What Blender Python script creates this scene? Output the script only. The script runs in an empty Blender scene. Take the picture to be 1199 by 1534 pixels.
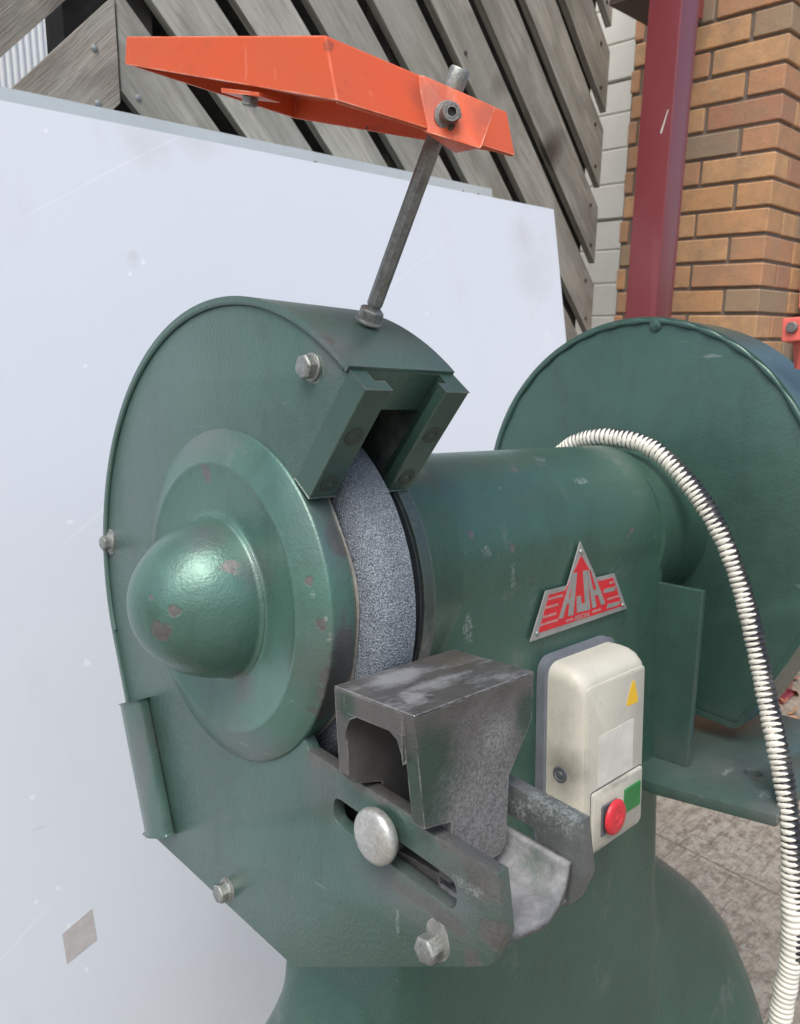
import bpy, bmesh, math, random
import numpy as np
from mathutils import Vector, Matrix
random.seed(7)
S = bpy.context.scene
COL = S.collection
# ------------------------------------------------------------------ camera
RC = Matrix(((0.72069933, -0.6932284, -0.00518328), (-0.08488164, -0.08081981, -0.99310788), (0.68803168, 0.71617215, -0.11708914)))
CP = Vector((-0.31073, -0.51205, 0.13162))
cd = bpy.data.cameras.new('camera'); cam = bpy.data.objects.new('camera', cd); COL.objects.link(cam)
r0, r1, r2 = RC[0], RC[1], RC[2]
cam.matrix_world = Matrix(((r0[0], -r1[0], -r2[0], CP[0]), (r0[1], -r1[1], -r2[1], CP[1]), (r0[2], -r1[2], -r2[2], CP[2]), (0, 0, 0, 1)))
cd.sensor_fit = 'VERTICAL'; cd.sensor_height = 24.0; cd.lens = 24.0 * 1175.2 / 1534.0
cd.clip_start = 0.02; cd.clip_end = 400
cd.dof.use_dof = True; cd.dof.focus_distance = 0.55; cd.dof.aperture_fstop = 13.0
S.camera = cam
# ------------------------------------------------------------------ light
W = bpy.data.worlds.new('World'); S.world = W; W.use_nodes = True
nt = W.node_tree; bg = nt.nodes['Background']
sky = nt.nodes.new('ShaderNodeTexSky'); sky.sky_type = 'NISHITA'; sky.sun_disc = False
SUN_EL, SUN_AZ = math.radians(56), math.radians(236)      # azimuth measured clockwise from +Y
sky.sun_elevation = SUN_EL; sky.sun_rotation = SUN_AZ; sky.air_density = 1.0; sky.dust_density = 4.0; sky.ozone_density = 1.0
nt.links.new(sky.outputs[0], bg.inputs[0]); bg.inputs[1].default_value = 0.13
sd = bpy.data.lights.new('sun', 'SUN'); sd.energy = 1.3; sd.angle = math.radians(35); sd.color = (1, .985, .96)
sun = bpy.data.objects.new('sun', sd); COL.objects.link(sun)
dv = Vector((math.sin(SUN_AZ) * math.cos(SUN_EL), math.cos(SUN_AZ) * math.cos(SUN_EL), math.sin(SUN_EL)))
sun.rotation_euler = dv.to_track_quat('Z', 'Y').to_euler(); sun.location = dv * 5
S.view_settings.view_transform = 'Standard'; S.view_settings.look = 'None'; S.view_settings.gamma = 1
S.view_settings.use_curve_mapping = False; S.view_settings.exposure = 0.72
# ------------------------------------------------------------------ building frame (gravity frame of the yard, tilted against the machine)
BM = Matrix(((0.9981, -0.0031, -0.0612, CP[0]), (-0.0026, 0.9956, -0.0932, CP[1]), (0.0612, 0.0932, 0.9938, CP[2]), (0, 0, 0, 1)))
# ------------------------------------------------------------------ helpers
def link(o, parent=None):
    COL.objects.link(o)
    if parent is not None: o.parent = parent
    return o
def tag(o, label=None, cat=None, group=None, kind=None):
    if label: o['label'] = label
    if cat: o['category'] = cat
    if group: o['group'] = group
    if kind: o['kind'] = kind
    return o
def empty(name, label, cat, mat=None, group=None):
    o = bpy.data.objects.new(name, None); o.empty_display_size = .05; COL.objects.link(o)
    if mat is not None: o.matrix_world = mat
    return tag(o, label, cat, group)
def T(x, y, z): return Matrix.Translation((x, y, z))
def fin(name, bm, mat, parent=None, smooth=None, bevel=0, mtx=None, seg=2):
    if bevel:
        es = [e for e in bm.edges if len(e.link_faces) == 2 and e.calc_face_angle(0) > .5]
        bmesh.ops.bevel(bm, geom=es, offset=bevel, segments=seg, affect='EDGES', profile=.6)
    bmesh.ops.recalc_face_normals(bm, faces=bm.faces[:])
    me = bpy.data.meshes.new(name); bm.to_mesh(me); bm.free()
    if smooth is not None:
        me.shade_smooth(); me.set_sharp_from_angle(angle=math.radians(smooth))
    for m in (mat if isinstance(mat, (list, tuple)) else [mat]): me.materials.append(m)
    o = bpy.data.objects.new(name, me)
    if mtx is not None: o.matrix_local = mtx
    return link(o, parent)
def box(x0, x1, y0, y1, z0, z1, bm=None, m=None):
    bm = bm or bmesh.new()
    v = [bm.verts.new(Vector(p) if m is None else m @ Vector(p)) for p in ((x0,y0,z0),(x1,y0,z0),(x1,y1,z0),(x0,y1,z0),(x0,y0,z1),(x1,y0,z1),(x1,y1,z1),(x0,y1,z1))]
    for f in ((3,2,1,0),(4,5,6,7),(0,1,5,4),(1,2,6,5),(2,3,7,6),(3,0,4,7)): bm.faces.new([v[i] for i in f])
    return bm
def prism(poly, d0, d1, fn, bm=None):
    """poly of 2D points extruded between d0 and d1; fn(a,b,d)->3D"""
    bm = bm or bmesh.new()
    A = [bm.verts.new(fn(a, b, d0)) for a, b in poly]; B = [bm.verts.new(fn(a, b, d1)) for a, b in poly]
    bm.faces.new(A[::-1]); bm.faces.new(B); n = len(poly)
    for i in range(n): bm.faces.new((A[i], A[(i+1) % n], B[(i+1) % n], B[i]))
    return bm
FX = lambda a, b, d: Vector((d, a, b))          # poly in y,z ; extruded along x
FY = lambda a, b, d: Vector((a, d, b))          # poly in x,z ; extruded along y
FZ = lambda a, b, d: Vector((a, b, d))
def lathe(prof, m=None, seg=64, bm=None, closed=False):
    """prof: list of (axial, radius), about local X axis"""
    bm = bm or bmesh.new(); rings = []
    for a, r in prof:
        if r < 1e-6: rings.append([bm.verts.new((a, 0, 0))])
        else: rings.append([bm.verts.new((a, r*math.cos(2*math.pi*i/seg), r*math.sin(2*math.pi*i/seg))) for i in range(seg)])
    pr = list(zip(rings, rings[1:])) + ([(rings[-1], rings[0])] if closed else [])
    for A, B in pr:
        for i in range(seg):
            j = (i+1) % seg
            if len(A) == 1 and len(B) == 1: continue
            if len(A) == 1: bm.faces.new((A[0], B[j], B[i]))
            elif len(B) == 1: bm.faces.new((A[i], A[j], B[0]))
            else: bm.faces.new((A[i], A[j], B[j], B[i]))
    if m is not None: bmesh.ops.transform(bm, matrix=m, verts=bm.verts[:])
    return bm
def along(p, d):
    """matrix whose X axis points along d at p"""
    d = Vector(d).normalized(); q = d.to_track_quat('X', 'Z')
    return Matrix.Translation(p) @ q.to_matrix().to_4x4()
def smoothprof(pts, n=6):
    out = []
    for i in range(len(pts)-1):
        p0 = pts[max(i-1, 0)]; p1 = pts[i]; p2 = pts[i+1]; p3 = pts[min(i+2, len(pts)-1)]
        for k in range(n):
            t = k/n
            out.append(tuple(.5*((2*b)+(c-a)*t+(2*a-5*b+4*c-d)*t*t+(-a+3*b-3*c+d)*t**3) for a, b, c, d in zip(p0, p1, p2, p3)))
    out.append(tuple(pts[-1])); return out
def plate(outline, holes, x0, x1, bev=.0006):
    """2D y,z outline with holes, extruded x0..x1 with rounded edges (curve fill)"""
    cu = bpy.data.curves.new('c', 'CURVE'); cu.dimensions = '2D'; cu.fill_mode = 'BOTH'
    cu.extrude = abs(x1-x0)/2 - bev; cu.bevel_depth = bev; cu.bevel_resolution = 1; cu.offset = -bev
    for poly in [outline] + list(holes):
        sp = cu.splines.new('POLY'); sp.points.add(len(poly)-1); sp.use_cyclic_u = True
        for p, q in zip(sp.points, poly): p.co = (q[0], q[1], 0, 1)
    ob = bpy.data.objects.new('c', cu); COL.objects.link(ob)
    bpy.context.view_layer.update()
    me = bpy.data.meshes.new_from_object(ob.evaluated_get(bpy.context.evaluated_depsgraph_get()))
    bm = bmesh.new(); bm.from_mesh(me); bmesh.ops.remove_doubles(bm, verts=bm.verts[:], dist=1e-5)
    for v in bm.verts: x, y, z = v.co; v.co = ((x0+x1)/2 + z, x, y)
    bpy.data.objects.remove(ob); bpy.data.curves.remove(cu); bpy.data.meshes.remove(me)
    return bm
def arc(r, a0, a1, n, c=(0, 0)): return [(c[0]+r*math.cos(math.radians(a0+(a1-a0)*i/n)), c[1]+r*math.sin(math.radians(a0+(a1-a0)*i/n))) for i in range(n+1)]
def roundpoly(pts, rad, n=5):
    out = []; N = len(pts)
    for i in range(N):
        p = Vector(pts[i]); a = Vector(pts[i-1]); b = Vector(pts[(i+1) % N]); r = rad[i] if isinstance(rad, (list, tuple)) else rad
        if r <= 0: out.append(tuple(p)); continue
        d1 = (a-p).normalized(); d2 = (b-p).normalized(); ang = d1.angle(d2); L = min(r/math.tan(ang/2), (a-p).length*.49, (b-p).length*.49)
        s = p+d1*L; e = p+d2*L
        for k in range(n+1):
            t = k/n; out.append(tuple((1-t)**2*s + 2*t*(1-t)*p + t*t*e))
    return out
# ------------------------------------------------------------------ materials
class NT:
    def __init__(s, name):
        s.m = bpy.data.materials.new(name); s.m.use_nodes = True; s.t = s.m.node_tree; s.b = s.t.nodes['Principled BSDF']; s.tc = s.n('TexCoord'); s.co = s.tc.outputs['Object']
    def n(s, ty, **k):
        nd = s.t.nodes.new('ShaderNode'+ty)
        for a, v in k.items(): setattr(nd, a, v)
        return nd
    def l(s, a, b): s.t.links.new(a, b)
    def val(s, sock, v):
        if hasattr(v, 'is_output'): s.l(v, sock)
        else: sock.default_value = v
    def noise(s, scale, detail=4, rough=.55, co=None, dist=0, w=None):
        nd = s.n('TexNoise'); s.l(co or s.co, nd.inputs['Vector']); nd.inputs['Scale'].default_value = scale
        nd.inputs['Detail'].default_value = detail; nd.inputs['Roughness'].default_value = rough; nd.inputs['Distortion'].default_value = dist
        return nd.outputs['Fac']
    def vor(s, scale, feat='F1', out='Distance', co=None):
        nd = s.n('TexVoronoi', feature=feat); s.l(co or s.co, nd.inputs['Vector']); nd.inputs['Scale'].default_value = scale; return nd.outputs[out]
    def ramp(s, v, a, b, lo=0., hi=1.):
        nd = s.n('MapRange'); s.l(v, nd.inputs[0]); nd.inputs[1].default_value = a; nd.inputs[2].default_value = b; nd.inputs[3].default_value = lo; nd.inputs[4].default_value = hi; nd.clamp = True; return nd.outputs[0]
    def mix(s, f, a, b):
        nd = s.n('Mix', data_type='RGBA'); s.val(nd.inputs[0], f)
        for i, v in ((6, a), (7, b)):
            if hasattr(v, 'is_output'): s.l(v, nd.inputs[i])
            else: nd.inputs[i].default_value = (*v, 1)
        return nd.outputs[2]
    def math(s, op, a, b=0.):
        nd = s.n('Math', operation=op); s.val(nd.inputs[0], a); s.val(nd.inputs[1], b); nd.use_clamp = False; return nd.outputs[0]
    def mapping(s, scale=(1,1,1), rot=(0,0,0), loc=(0,0,0), co=None):
        nd = s.n('Mapping'); s.l(co or s.co, nd.inputs[0]); nd.inputs['Scale'].default_value = scale; nd.inputs['Rotation'].default_value = rot; nd.inputs['Location'].default_value = loc; return nd.outputs[0]
    def bump(s, h, strength, dist, prev=None):
        nd = s.n('Bump'); s.l(h, nd.inputs['Height']); nd.inputs['Strength'].default_value = strength; nd.inputs['Distance'].default_value = dist
        if prev: s.l(prev, nd.inputs['Normal'])
        return nd.outputs[0]
    def edge(s, rad=.002, a=.02, b=.18):
        """mask of convex/concave edges from the bevel node"""
        bv = s.n('Bevel', samples=4); bv.inputs['Radius'].default_value = rad
        g = s.n('NewGeometry'); d = s.n('VectorMath', operation='DOT_PRODUCT'); s.l(bv.outputs[0], d.inputs[0]); s.l(g.outputs['Normal'], d.inputs[1])
        return s.ramp(s.math('SUBTRACT', 1., d.outputs['Value']), a, b)
    def spot(s, p, rad, wob=.6, sc=90, soft=.12, asp=(1, 1, 1)):
        """1 inside an irregular patch of radius rad round point p (machine coordinates)"""
        m = s.mapping(scale=tuple(a/rad for a in asp), loc=tuple(-(q+o)*a/rad for q, o, a in zip(p, (-.3, 0, .78), asp)))
        L = s.n('VectorMath', operation='LENGTH'); s.l(m, L.inputs[0])
        d = s.math('ADD', L.outputs['Value'], s.math('MULTIPLY', s.math('SUBTRACT', s.noise(sc, 5, .65), .5), wob*3))
        return s.ramp(d, 1-soft, 1+soft, 1, 0)
    def anyof(s, l):
        m = l[0]
        for q in l[1:]: m = s.math('MAXIMUM', m, q)
        return m
    def set(s, color=None, rough=None, metal=None, normal=None, coat=None, spec=None, coatr=None):
        for k, v in (('Base Color', color), ('Roughness', rough), ('Metallic', metal), ('Coat Weight', coat), ('Specular IOR Level', spec), ('Coat Roughness', coatr)):
            if v is None: continue
            if isinstance(v, tuple): v = (*v, 1)
            s.val(s.b.inputs[k], v)
        if normal is not None: s.l(normal, s.b.inputs['Normal'])
        return s.m
def green_paint(name, base=(.040, .108, .088), wear=.5, dust=.0, hammer=1.0, dark=1.0, chips=.72, spots=(), dusts=(), scuffs=(), flake=.12, fine=1.):
    n = NT(name)
    big = n.noise(7, 5, .6); mid = n.noise(45, 4, .6)
    c = n.mix(n.ramp(big, .3, .7), tuple(b*.86*dark for b in base), tuple(b*1.16*dark for b in base))
    c = n.mix(n.ramp(mid, .35, .75, 0, .35), c, tuple(b*1.35*dark for b in base))
    e = n.edge(.0022)
    wn = n.noise(95, 6, .7)
    wm = n.math('MULTIPLY', e, n.ramp(wn, .60-wear*.25, .72-wear*.15))
    chip = n.ramp(n.math('MULTIPLY', n.noise(48, 5, .62, n.mapping(loc=(3.1, 1.7, 5.2))), n.ramp(n.noise(7.5, 2), .35, .7, .6, 1)), chips*.86, chips*.86+.012)
    wm = n.math('MAXIMUM', wm, chip)
    if spots: wm = n.math('MAXIMUM', wm, n.anyof([n.spot(*q) for q in spots]))
    metal = n.mix(n.noise(160, 5, .7), (.085, .088, .082), (.27, .27, .255))
    c = n.mix(wm, c, metal)
    if dust:
        dm = n.ramp(n.noise(13, 6, .7, n.mapping(loc=(7, 2, 1))), .62-dust*.3, .8-dust*.2, 0, .75)
        c = n.mix(dm, c, (.23, .25, .245))
    for q in dusts: c = n.mix(n.math('MULTIPLY', n.spot(*q), .62), c, (.135, .145, .142))
    for q in scuffs: c = n.mix(n.math('MULTIPLY', n.math('MULTIPLY', n.spot(*q), n.ramp(n.noise(420, 3, .7), .42, .6)), .55), c, (.38, .43, .42))
    grime = n.ramp(n.noise(20, 6, .75, n.mapping(scale=(1, 1, .35), loc=(1, 5, 2))), .52, .74, 0, .4)
    c = n.mix(grime, c, (.045, .06, .052))
    # small scratches
    sc = n.ramp(n.noise(140, 2, .4, n.mapping(scale=(1, .12, .9), rot=(.6, .2, .4))), .75, .78, 0, .5)
    c = n.mix(sc, c, (.2, .26, .25))
    h = n.noise(520*fine, 2, .5); h2 = n.noise(260*fine, 2, .5)
    hh = n.math('ADD', n.math('MULTIPLY', h, .6), h2)
    nm = n.bump(hh, .36*hammer, .0012); nm = n.bump(n.math('MULTIPLY', wm, -1.), .5, .0004, nm)
    ro = n.math('ADD', n.ramp(mid, .2, .8, .30, .44), n.math('MULTIPLY', wm, .1))
    return n.set(c, ro, n.math('ADD', n.math('MULTIPLY', wm, .3), flake), nm, coat=.22, coatr=.25, spec=.5)
M = {}
M['green'] = green_paint('green_hammer_paint', base=(.073, .136, .115), flake=.38, hammer=.9, chips=.80,
    spots=[((.004, -.236, -.1075), .018, .5, 60, .3, (1, .6, 3.2)), ((.006, -.17, -.1005), .012, .7, 60, .4, (1, .35, 2.6)), ((.006, -.120, -.096), .010, .7, 60, .4, (1, .5, 2)), ((0, -.250, -.118), .013, .9, 70), ((0, -.262, -.150), .010, 1., 70), ((0, -.236, -.106), .010, .8, 70, .2, (1, .5, 1.6)), ((0, -.205, -.1535), .008, .5, 80, .2, (1, .30, 1.5)), ((0, -.226, -.1555), .007, .5, 80, .2, (1, .5, 1.3)), ((0, -.130, .184), .006, .7, 90, .2, (1, .6, 1)), ((0, -.102, -.098), .006, .6, 90, .3), ((0, -.246, -.170), .006, .8, 90, .3)],
    dusts=[((0, -.235, -.125), .030, .5, 40, .6), ((0, -.115, -.112), .020, .5, 50, .7), ((0, -.195, -.155), .022, .5, 50, .6, (1, .5, 1.2)), ((0, -.125, .176), .018, .6, 50, .6), ((-.01, .140, -.185), .032, .6, 40, .4, (1, 2.2, .7)), ((0, -.10, .05), .03, .4, 30, .9), ((0, .205, .016), .014, .5, 50, .6)],
    scuffs=[((0, -.2425, -.1280), .006, 1.3, 120, .2, (1, .5, 2.)), ((0, -.1835, -.1780), .005, 1.2, 120, .2, (1, 3, .6))])
M['green_body'] = green_paint('green_casting_paint', base=(.053, .120, .092), flake=.42, hammer=1.1, chips=.78,
    spots=[((.2353, -.087, .0177), .0038, .5), ((.2861, -.048, .0839), .0045, .7), ((.1839, -.083, .0357), .0035, .8), ((.30, -.06, .0680), .0035, .6)],
    scuffs=[((.1757, -.0864, -.0424), .0085, 1.3, 130, .15, (1.6, 1, .8)), ((.3753, -.0641, .0688), .006, 1.5, 140, .1, (.5, 1, 2)), ((.345, -.04, .093), .006, 1.5, 140, .1, (.5, 1, 2)), ((.235, -.087, -.008), .006, 1.6, 150, .1, (2, 1, .6)), ((.2, -.0864, .02), .005, 1.7, 150, .1)], dust=.12)
M['green_dome'] = green_paint('green_dome_paint', base=(.080, .172, .140), flake=.42, wear=.7, hammer=.62, chips=.78,
    spots=[((-.0675, -.0245, -.0100), .0075, .55), ((-.0617, -.0329, .0042), .0045, .7, 110), ((-.0699, -.0173, .0122), .0022, .5), ((-.0263, -.0467, .031), .0065, 1.3, 190, .1, (1, .8, 1.2)), ((-.0106, .0093, .0931), .0062, .3, 100, .06, (1, 1.1, .9)), ((-.0069, -.1102, .028), .0038, .9), ((-.004, -.119, .0), .004, .9), ((.010, -.124, -.020), .010, .9, 120, .2, (1, 1, .5)), ((.008, -.118, -.042), .011, .9, 120, .2, (1, 1, .5)), ((.006, -.108, -.064), .008, .9, 120, .2), ((.015, -.113, .055), .008, .7, 110, .3, (1, 1, .5))],
    dusts=[((-.006, -.032, -.112), .022, .5, 60, .7, (1, .6, 1)), ((.012, -.120, -.03), .030, .4, 60, .6), ((.016, -.105, .068), .026, .4, 60, .6, (1.3, 1, .7)), ((-.010, -.030, -.062), .014, .9, 90, .5), ((-.006, .11, .02), .020, .4, 40, .9, (1, 1, .4)), ((-.03, -.02, .052), .014, .6, 80, .7), ((-.010, -.055, .03), .012, .5, 80, .8), ((0, .02, .122), .02, .4, 60, .8, (1, .5, 1))],
    scuffs=[((-.0066, -.113, .0196), .0022, .9), ((-.002, -.1235, -.008), .0028, 1.2), ((-.0025, -.122, .004), .002, 1.2)], dust=.08)
M['green_bar'] = green_paint('green_bar_paint', base=(.043, .092, .074), flake=.35, wear=.9, hammer=.5, chips=.8)
M['green_old'] = green_paint('green_worn_paint', base=(.040, .062, .054), flake=.3, wear=1.2, hammer=.8, chips=.62, dust=.5,
    dusts=[((.08, -.25, -.12), .05, .5, 60, .6), ((.08, -.20, -.13), .04, .6, 60, .6), ((.08, -.23, -.16), .04, .6, 60, .6)],
    scuffs=[((.079, -.232, -.112), .010, 1.3, 120, .3), ((.079, -.215, -.118), .008, 1.3, 120, .3), ((.084, -.25, -.111), .012, 1., 120, .3)])
M['green_back'] = green_paint('green_back_paint', base=(.044, .098, .080), flake=.3, dusts=[((.54, -.17, -.257), .075, .5, 30, .8, (1, 1, 2)), ((.47, -.235, -.26), .02, .6, 50, .6)], scuffs=[((.52, -.165, -.2567), .006, 1.3, 130, .2, (.5, 2, 1)), ((.50, -.215, -.2567), .008, 1.9, 170, .1), ((.53, -.225, -.2567), .006, 1.9, 170, .1)], hammer=.5, chips=.9)
def steel(name, c0=(.10, .10, .10), c1=(.26, .26, .26), rough=(.35, .6), metal=.6, tint=None, scale=30, bump=.3, edge=True, tintamt=.0):
    n = NT(name)
    a = n.noise(scale, 7, .7); b = n.noise(scale*6, 4, .6)
    c = n.mix(n.ramp(a, .3, .7), c0, c1)
    c = n.mix(n.ramp(b, .45, .7, 0, .4), c, tuple(min(1, x*1.5) for x in c1))
    if tint: c = n.mix(n.ramp(n.noise(scale*.6, 6, .7, n.mapping(loc=(4, 4, 4))), .6-tintamt, .72-tintamt*.7), c, tint)
    if edge: c = n.mix(n.math('MULTIPLY', n.edge(.0016), n.ramp(b, .3, .6, .3, .9)), c, (.42, .42, .41))
    nm = n.bump(n.math('ADD', b, n.noise(scale*16, 2)), bump, .0008)
    return n.set(c, n.ramp(a, .3, .7, *rough), metal, nm)
n = NT('worn_cast_rest')
a = n.noise(16, 5, .6); b = n.noise(520, 3, .7)
c = n.mix(n.ramp(a, .3, .7), (.070, .068, .064), (.135, .13, .125))
gm = n.anyof([n.spot((-.004, -.218, -.066), .024, .5, 40, .3), n.spot((.084, -.218, -.058), .014, .5, 40, .3), n.spot((.0, -.214, -.09), .012, .5, 40, .4), n.spot((-.018, -.16, -.04), .008, .5, 40, .4)])
c = n.mix(n.math('MULTIPLY', gm, .85), c, (.036, .072, .052))
dm = n.anyof([n.spot((.045, -.218, -.105), .036, .45, 30, .5, (1, 1, .75)), n.spot((.055, -.218, -.065), .018, .5, 40, .5)])
c = n.mix(n.math('MULTIPLY', dm, n.ramp(b, .35, .62, .15, 1)), c, (.27, .275, .275))
c = n.mix(n.math('MULTIPLY', n.edge(.0014), n.ramp(n.noise(90, 4), .42, .6)), c, (.36, .36, .35))
M['steel_rest'] = n.set(c, n.ramp(a, .3, .7, .42, .62), .3, n.bump(n.math('ADD', b, n.noise(90, 4)), .8, .0007))
n = NT('rubbed_steel_top')
a = n.noise(30, 6, .7); k = n.noise(1, 6, .7, n.mapping(scale=(26, 75, 60), rot=(0, 0, .75)))
c = n.mix(n.ramp(a, .3, .7), (.085, .082, .078), (.17, .168, .165))
c = n.mix(n.ramp(k, .50, .66), c, (.33, .33, .335))
c = n.mix(n.math('MULTIPLY', n.anyof([n.spot((.022, -.165, -.03), .016, .8, 60, .3, (.7, 1.6, 1)), n.spot((.004, -.195, -.03), .010, 1., 70, .3), n.spot((.025, -.188, -.03), .010, 1., 70, .4, (.4, 2, 1))]), .75), c, (.47, .48, .49))
c = n.mix(n.math('MULTIPLY', n.spot((.072, -.165, -.03), .018, .7, 50, .6), .5), c, (.16, .12, .08))
c = n.mix(n.math('MULTIPLY', n.edge(.0012), n.ramp(n.noise(120, 4), .35, .55)), c, (.5, .49, .47))
M['steel_top'] = n.set(c, n.ramp(k, .3, .7, .42, .26), .55, n.bump(n.noise(200, 4), .25, .0005))
M['steel_rod'] = steel('dull_steel_rod', (.13, .14, .14), (.27, .285, .28), (.3, .5), .75, None, 60, .15)
M['bolt'] = steel('zinc_bolt', (.13, .145, .135), (.36, .38, .36), (.3, .55), .6, (.16, .15, .13), 120, .25)
M['bolt_old'] = steel('oily_bolt', (.08, .08, .078), (.22, .215, .2), (.35, .6), .6, None, 120, .4)
M['knob'] = steel('turned_alloy_knob', (.34, .35, .33), (.52, .53, .50), (.3, .45), .6, None, 60, .1)
M['dusty'] = steel('grinding_dust_floor', (.11, .115, .118), (.235, .24, .245), (.6, .9), .1, (.10, .13, .115), 18, .8, edge=False)
M['lip'] = steel('bare_sheet_edge', (.10, .11, .10), (.32, .32, .30), (.35, .6), .4, (.045, .10, .08), 26, .3, tintamt=.05)
M['bare_lip'] = steel('bare_lip_metal', (.24, .225, .20), (.46, .44, .40), (.35, .55), .5, None, 40, .2)
n = NT('inner_guard_dark'); M['dark'] = n.set(n.mix(n.ramp(n.noise(40, 5), .3, .7), (.010, .014, .018), (.03, .038, .042)), .7, 0.)  # near-black, painted-in darkness of the guard interior
n = NT('painted_screw'); M['screw_dark'] = n.set(n.mix(n.noise(300, 3), (.025, .040, .034), (.05, .075, .062)), .5, .1)
n = NT('abrasive_wheel')
g1 = n.vor(1500, out='Color'); sx = n.n('SeparateColor'); n.l(g1, sx.inputs[0]); g = sx.outputs[0]
c = n.mix(n.ramp(g, .15, .95), (.050, .064, .080), (.21, .245, .28))
c = n.mix(n.ramp(n.noise(1300, 3, .7), .52, .60, 0, .7), c, (.40, .44, .47))
c = n.mix(n.ramp(n.noise(60, 4, .7), .5, .75, 0, .5), c, (.085, .10, .12))
c = n.mix(n.ramp(n.noise(16, 4, .6), .45, .8, 0, .5), c, (.10, .115, .135))
M['wheel'] = n.set(c, .85, 0., n.bump(n.vor(750), .8, .0008), spec=.3)
n = NT('orange_plastic')
c = n.mix(n.ramp(n.noise(14, 5, .6), .3, .75), (.66, .092, .024), (.56, .108, .040))
c = n.mix(n.ramp(n.noise(40, 6, .75, n.mapping(scale=(1, .4, 1), loc=(2, 2, 2))), .58, .72, 0, .55), c, (.36, .075, .035))
c = n.mix(n.ramp(n.noise(1, 5, .7, n.mapping(scale=(60, 60, 14), rot=(.4, .2, 0))), .60, .70, 0, .35), c, (.80, .36, .22))
c = n.mix(n.math('MULTIPLY', n.anyof([n.spot((.033, -.182, .315), .012, .6, 60, .6), n.spot((-.038, -.178, .325), .004, 1.2, 90), n.spot((.06, -.20, .305), .012, .9, 60, .6)]), .6), c, (.20, .055, .035))
c = n.mix(n.math('MULTIPLY', n.edge(.0014), n.ramp(n.noise(50, 4), .4, .65)), c, (.86, .50, .36))
c = n.mix(n.ramp(n.noise(70, 3, .5, n.mapping(loc=(9, 1, 4))), .74, .76), c, (.12, .07, .05))
M['orange'] = n.set(c, n.ramp(n.noise(30, 4), .3, .7, .38, .6), 0., n.bump(n.noise(500, 3), .12, .0004), spec=.45)
n = NT('melamine_board')
st = n.noise(3.2, 6, .7, n.mapping(loc=(.3, .2, .6)))
c = n.mix(n.ramp(n.noise(.9, 3), .3, .7), (.66, .71, .775), (.70, .745, .80))
c = n.mix(n.ramp(st, .60, .82, 0, .35), c, (.52, .52, .50))
sp = n.math('MULTIPLY', n.ramp(n.vor(11), .03, .06, 1, 0), n.ramp(n.noise(4, 2), .42, .5))
w1 = n.n('TexWave', bands_direction='Z'); n.l(n.mapping(rot=(0, .55, 0)), w1.inputs[0]); w1.inputs['Scale'].default_value = .8; w1.inputs['Distortion'].default_value = 1.5; w1.inputs['Detail'].default_value = 1; w1.inputs['Detail Scale'].default_value = .8
ln = n.math('MULTIPLY', n.ramp(w1.outputs['Fac'], .99985, .99999), n.ramp(n.noise(2.2, 2, .5, n.mapping(loc=(5, 0, 3))), .46, .56))
c = n.mix(n.math('MULTIPLY', ln, .3), c, (.88, .91, .95))
c = n.mix(n.ramp(n.noise(1, 5, .75, n.mapping(scale=(5, 5, 1.6), loc=(2, 0, 1))), .55, .75, 0, .22), c, (.50, .51, .52))
c = n.mix(n.math('MULTIPLY', n.ramp(n.noise(26, 6, .8, n.mapping(loc=(1, 4, 2))), .62, .72), n.ramp(n.noise(3, 3), .5, .62, 0, .35)), c, (.40, .37, .36))
c = n.mix(n.ramp(n.noise(70, 2, .4, n.mapping(loc=(8, 3, 3))), .80, .84, 0, .5), c, (.34, .35, .33))
for q in [((2.626, 0, 0.6), 0.055, 1.2, 16, 0.8, (1, 1, 0.7)), ((2.585, 0, 0.676), 0.03, 1.2, 25, 0.7), ((1.722, 0, 0.752), 0.035, 1.1, 20, 0.8, (0.6, 1, 1.6)), ((1.63, 0, 0.726), 0.03, 1.1, 25, 0.8), ((1.586, 0, 0.547), 0.01, 1.4, 60, 0.5), ((1.321, 0, -0.27), 0.004, 1.2, 120, 0.3, (0.4, 1, 2))]: c = n.mix(n.math('MULTIPLY', n.spot(*q), .22), c, (.42, .40, .38))
for q in [((1.421, 0, -0.057), 0.0052, 1.2, 160, 0.3), ((1.319, 0, -0.224), 0.0035, 1.2, 160, 0.3), ((1.602, 0, 0.541), 0.004, 1.2, 160, 0.3), ((1.698, 0, 0.274), 0.003, 1.2, 160, 0.3), ((1.481, 0, 0.72), 0.003, 1.2, 160, 0.3), ((1.3, 0, -0.371), 0.003, 1.2, 160, 0.3), ((1.353, 0, -0.503), 0.003, 1.2, 160, 0.3), ((1.333, 0, -0.366), 0.003, 1.2, 160, 0.3), ((1.577, 0, 0.521), 0.003, 1.2, 160, 0.3), ((2.231, 0, 0.476), 0.003, 1.2, 160, 0.3), ((2.654, 0, 0.438), 0.004, 1.2, 160, 0.3), ((1.338, 0, -0.428), 0.004, 1.2, 160, 0.3), ((1.486, 0, 0.381), 0.003, 1.2, 160, 0.3), ((1.428, 0, 0.154), 0.0035, 1.2, 160, 0.3)]: c = n.mix(n.math('MULTIPLY', n.spot(*q), .45), c, (.93, .95, .97))
M['board'] = n.set(c, n.ramp(st, .4, .8, .3, .5), 0., n.bump(n.noise(60, 3), .05, .001), spec=.5)
n = NT('grey_board'); c = n.mix(n.ramp(n.noise(8, 6, .7), .35, .75), (.50, .56, .58), (.42, .47, .48)); M['grey_board'] = n.set(c, .5, 0.)
n = NT('tape_residue'); M['tape'] = n.set(n.mix(n.ramp(n.noise(40, 5), .35, .7), (.52, .50, .49), (.44, .42, .41)), .5, 0.)
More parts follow.
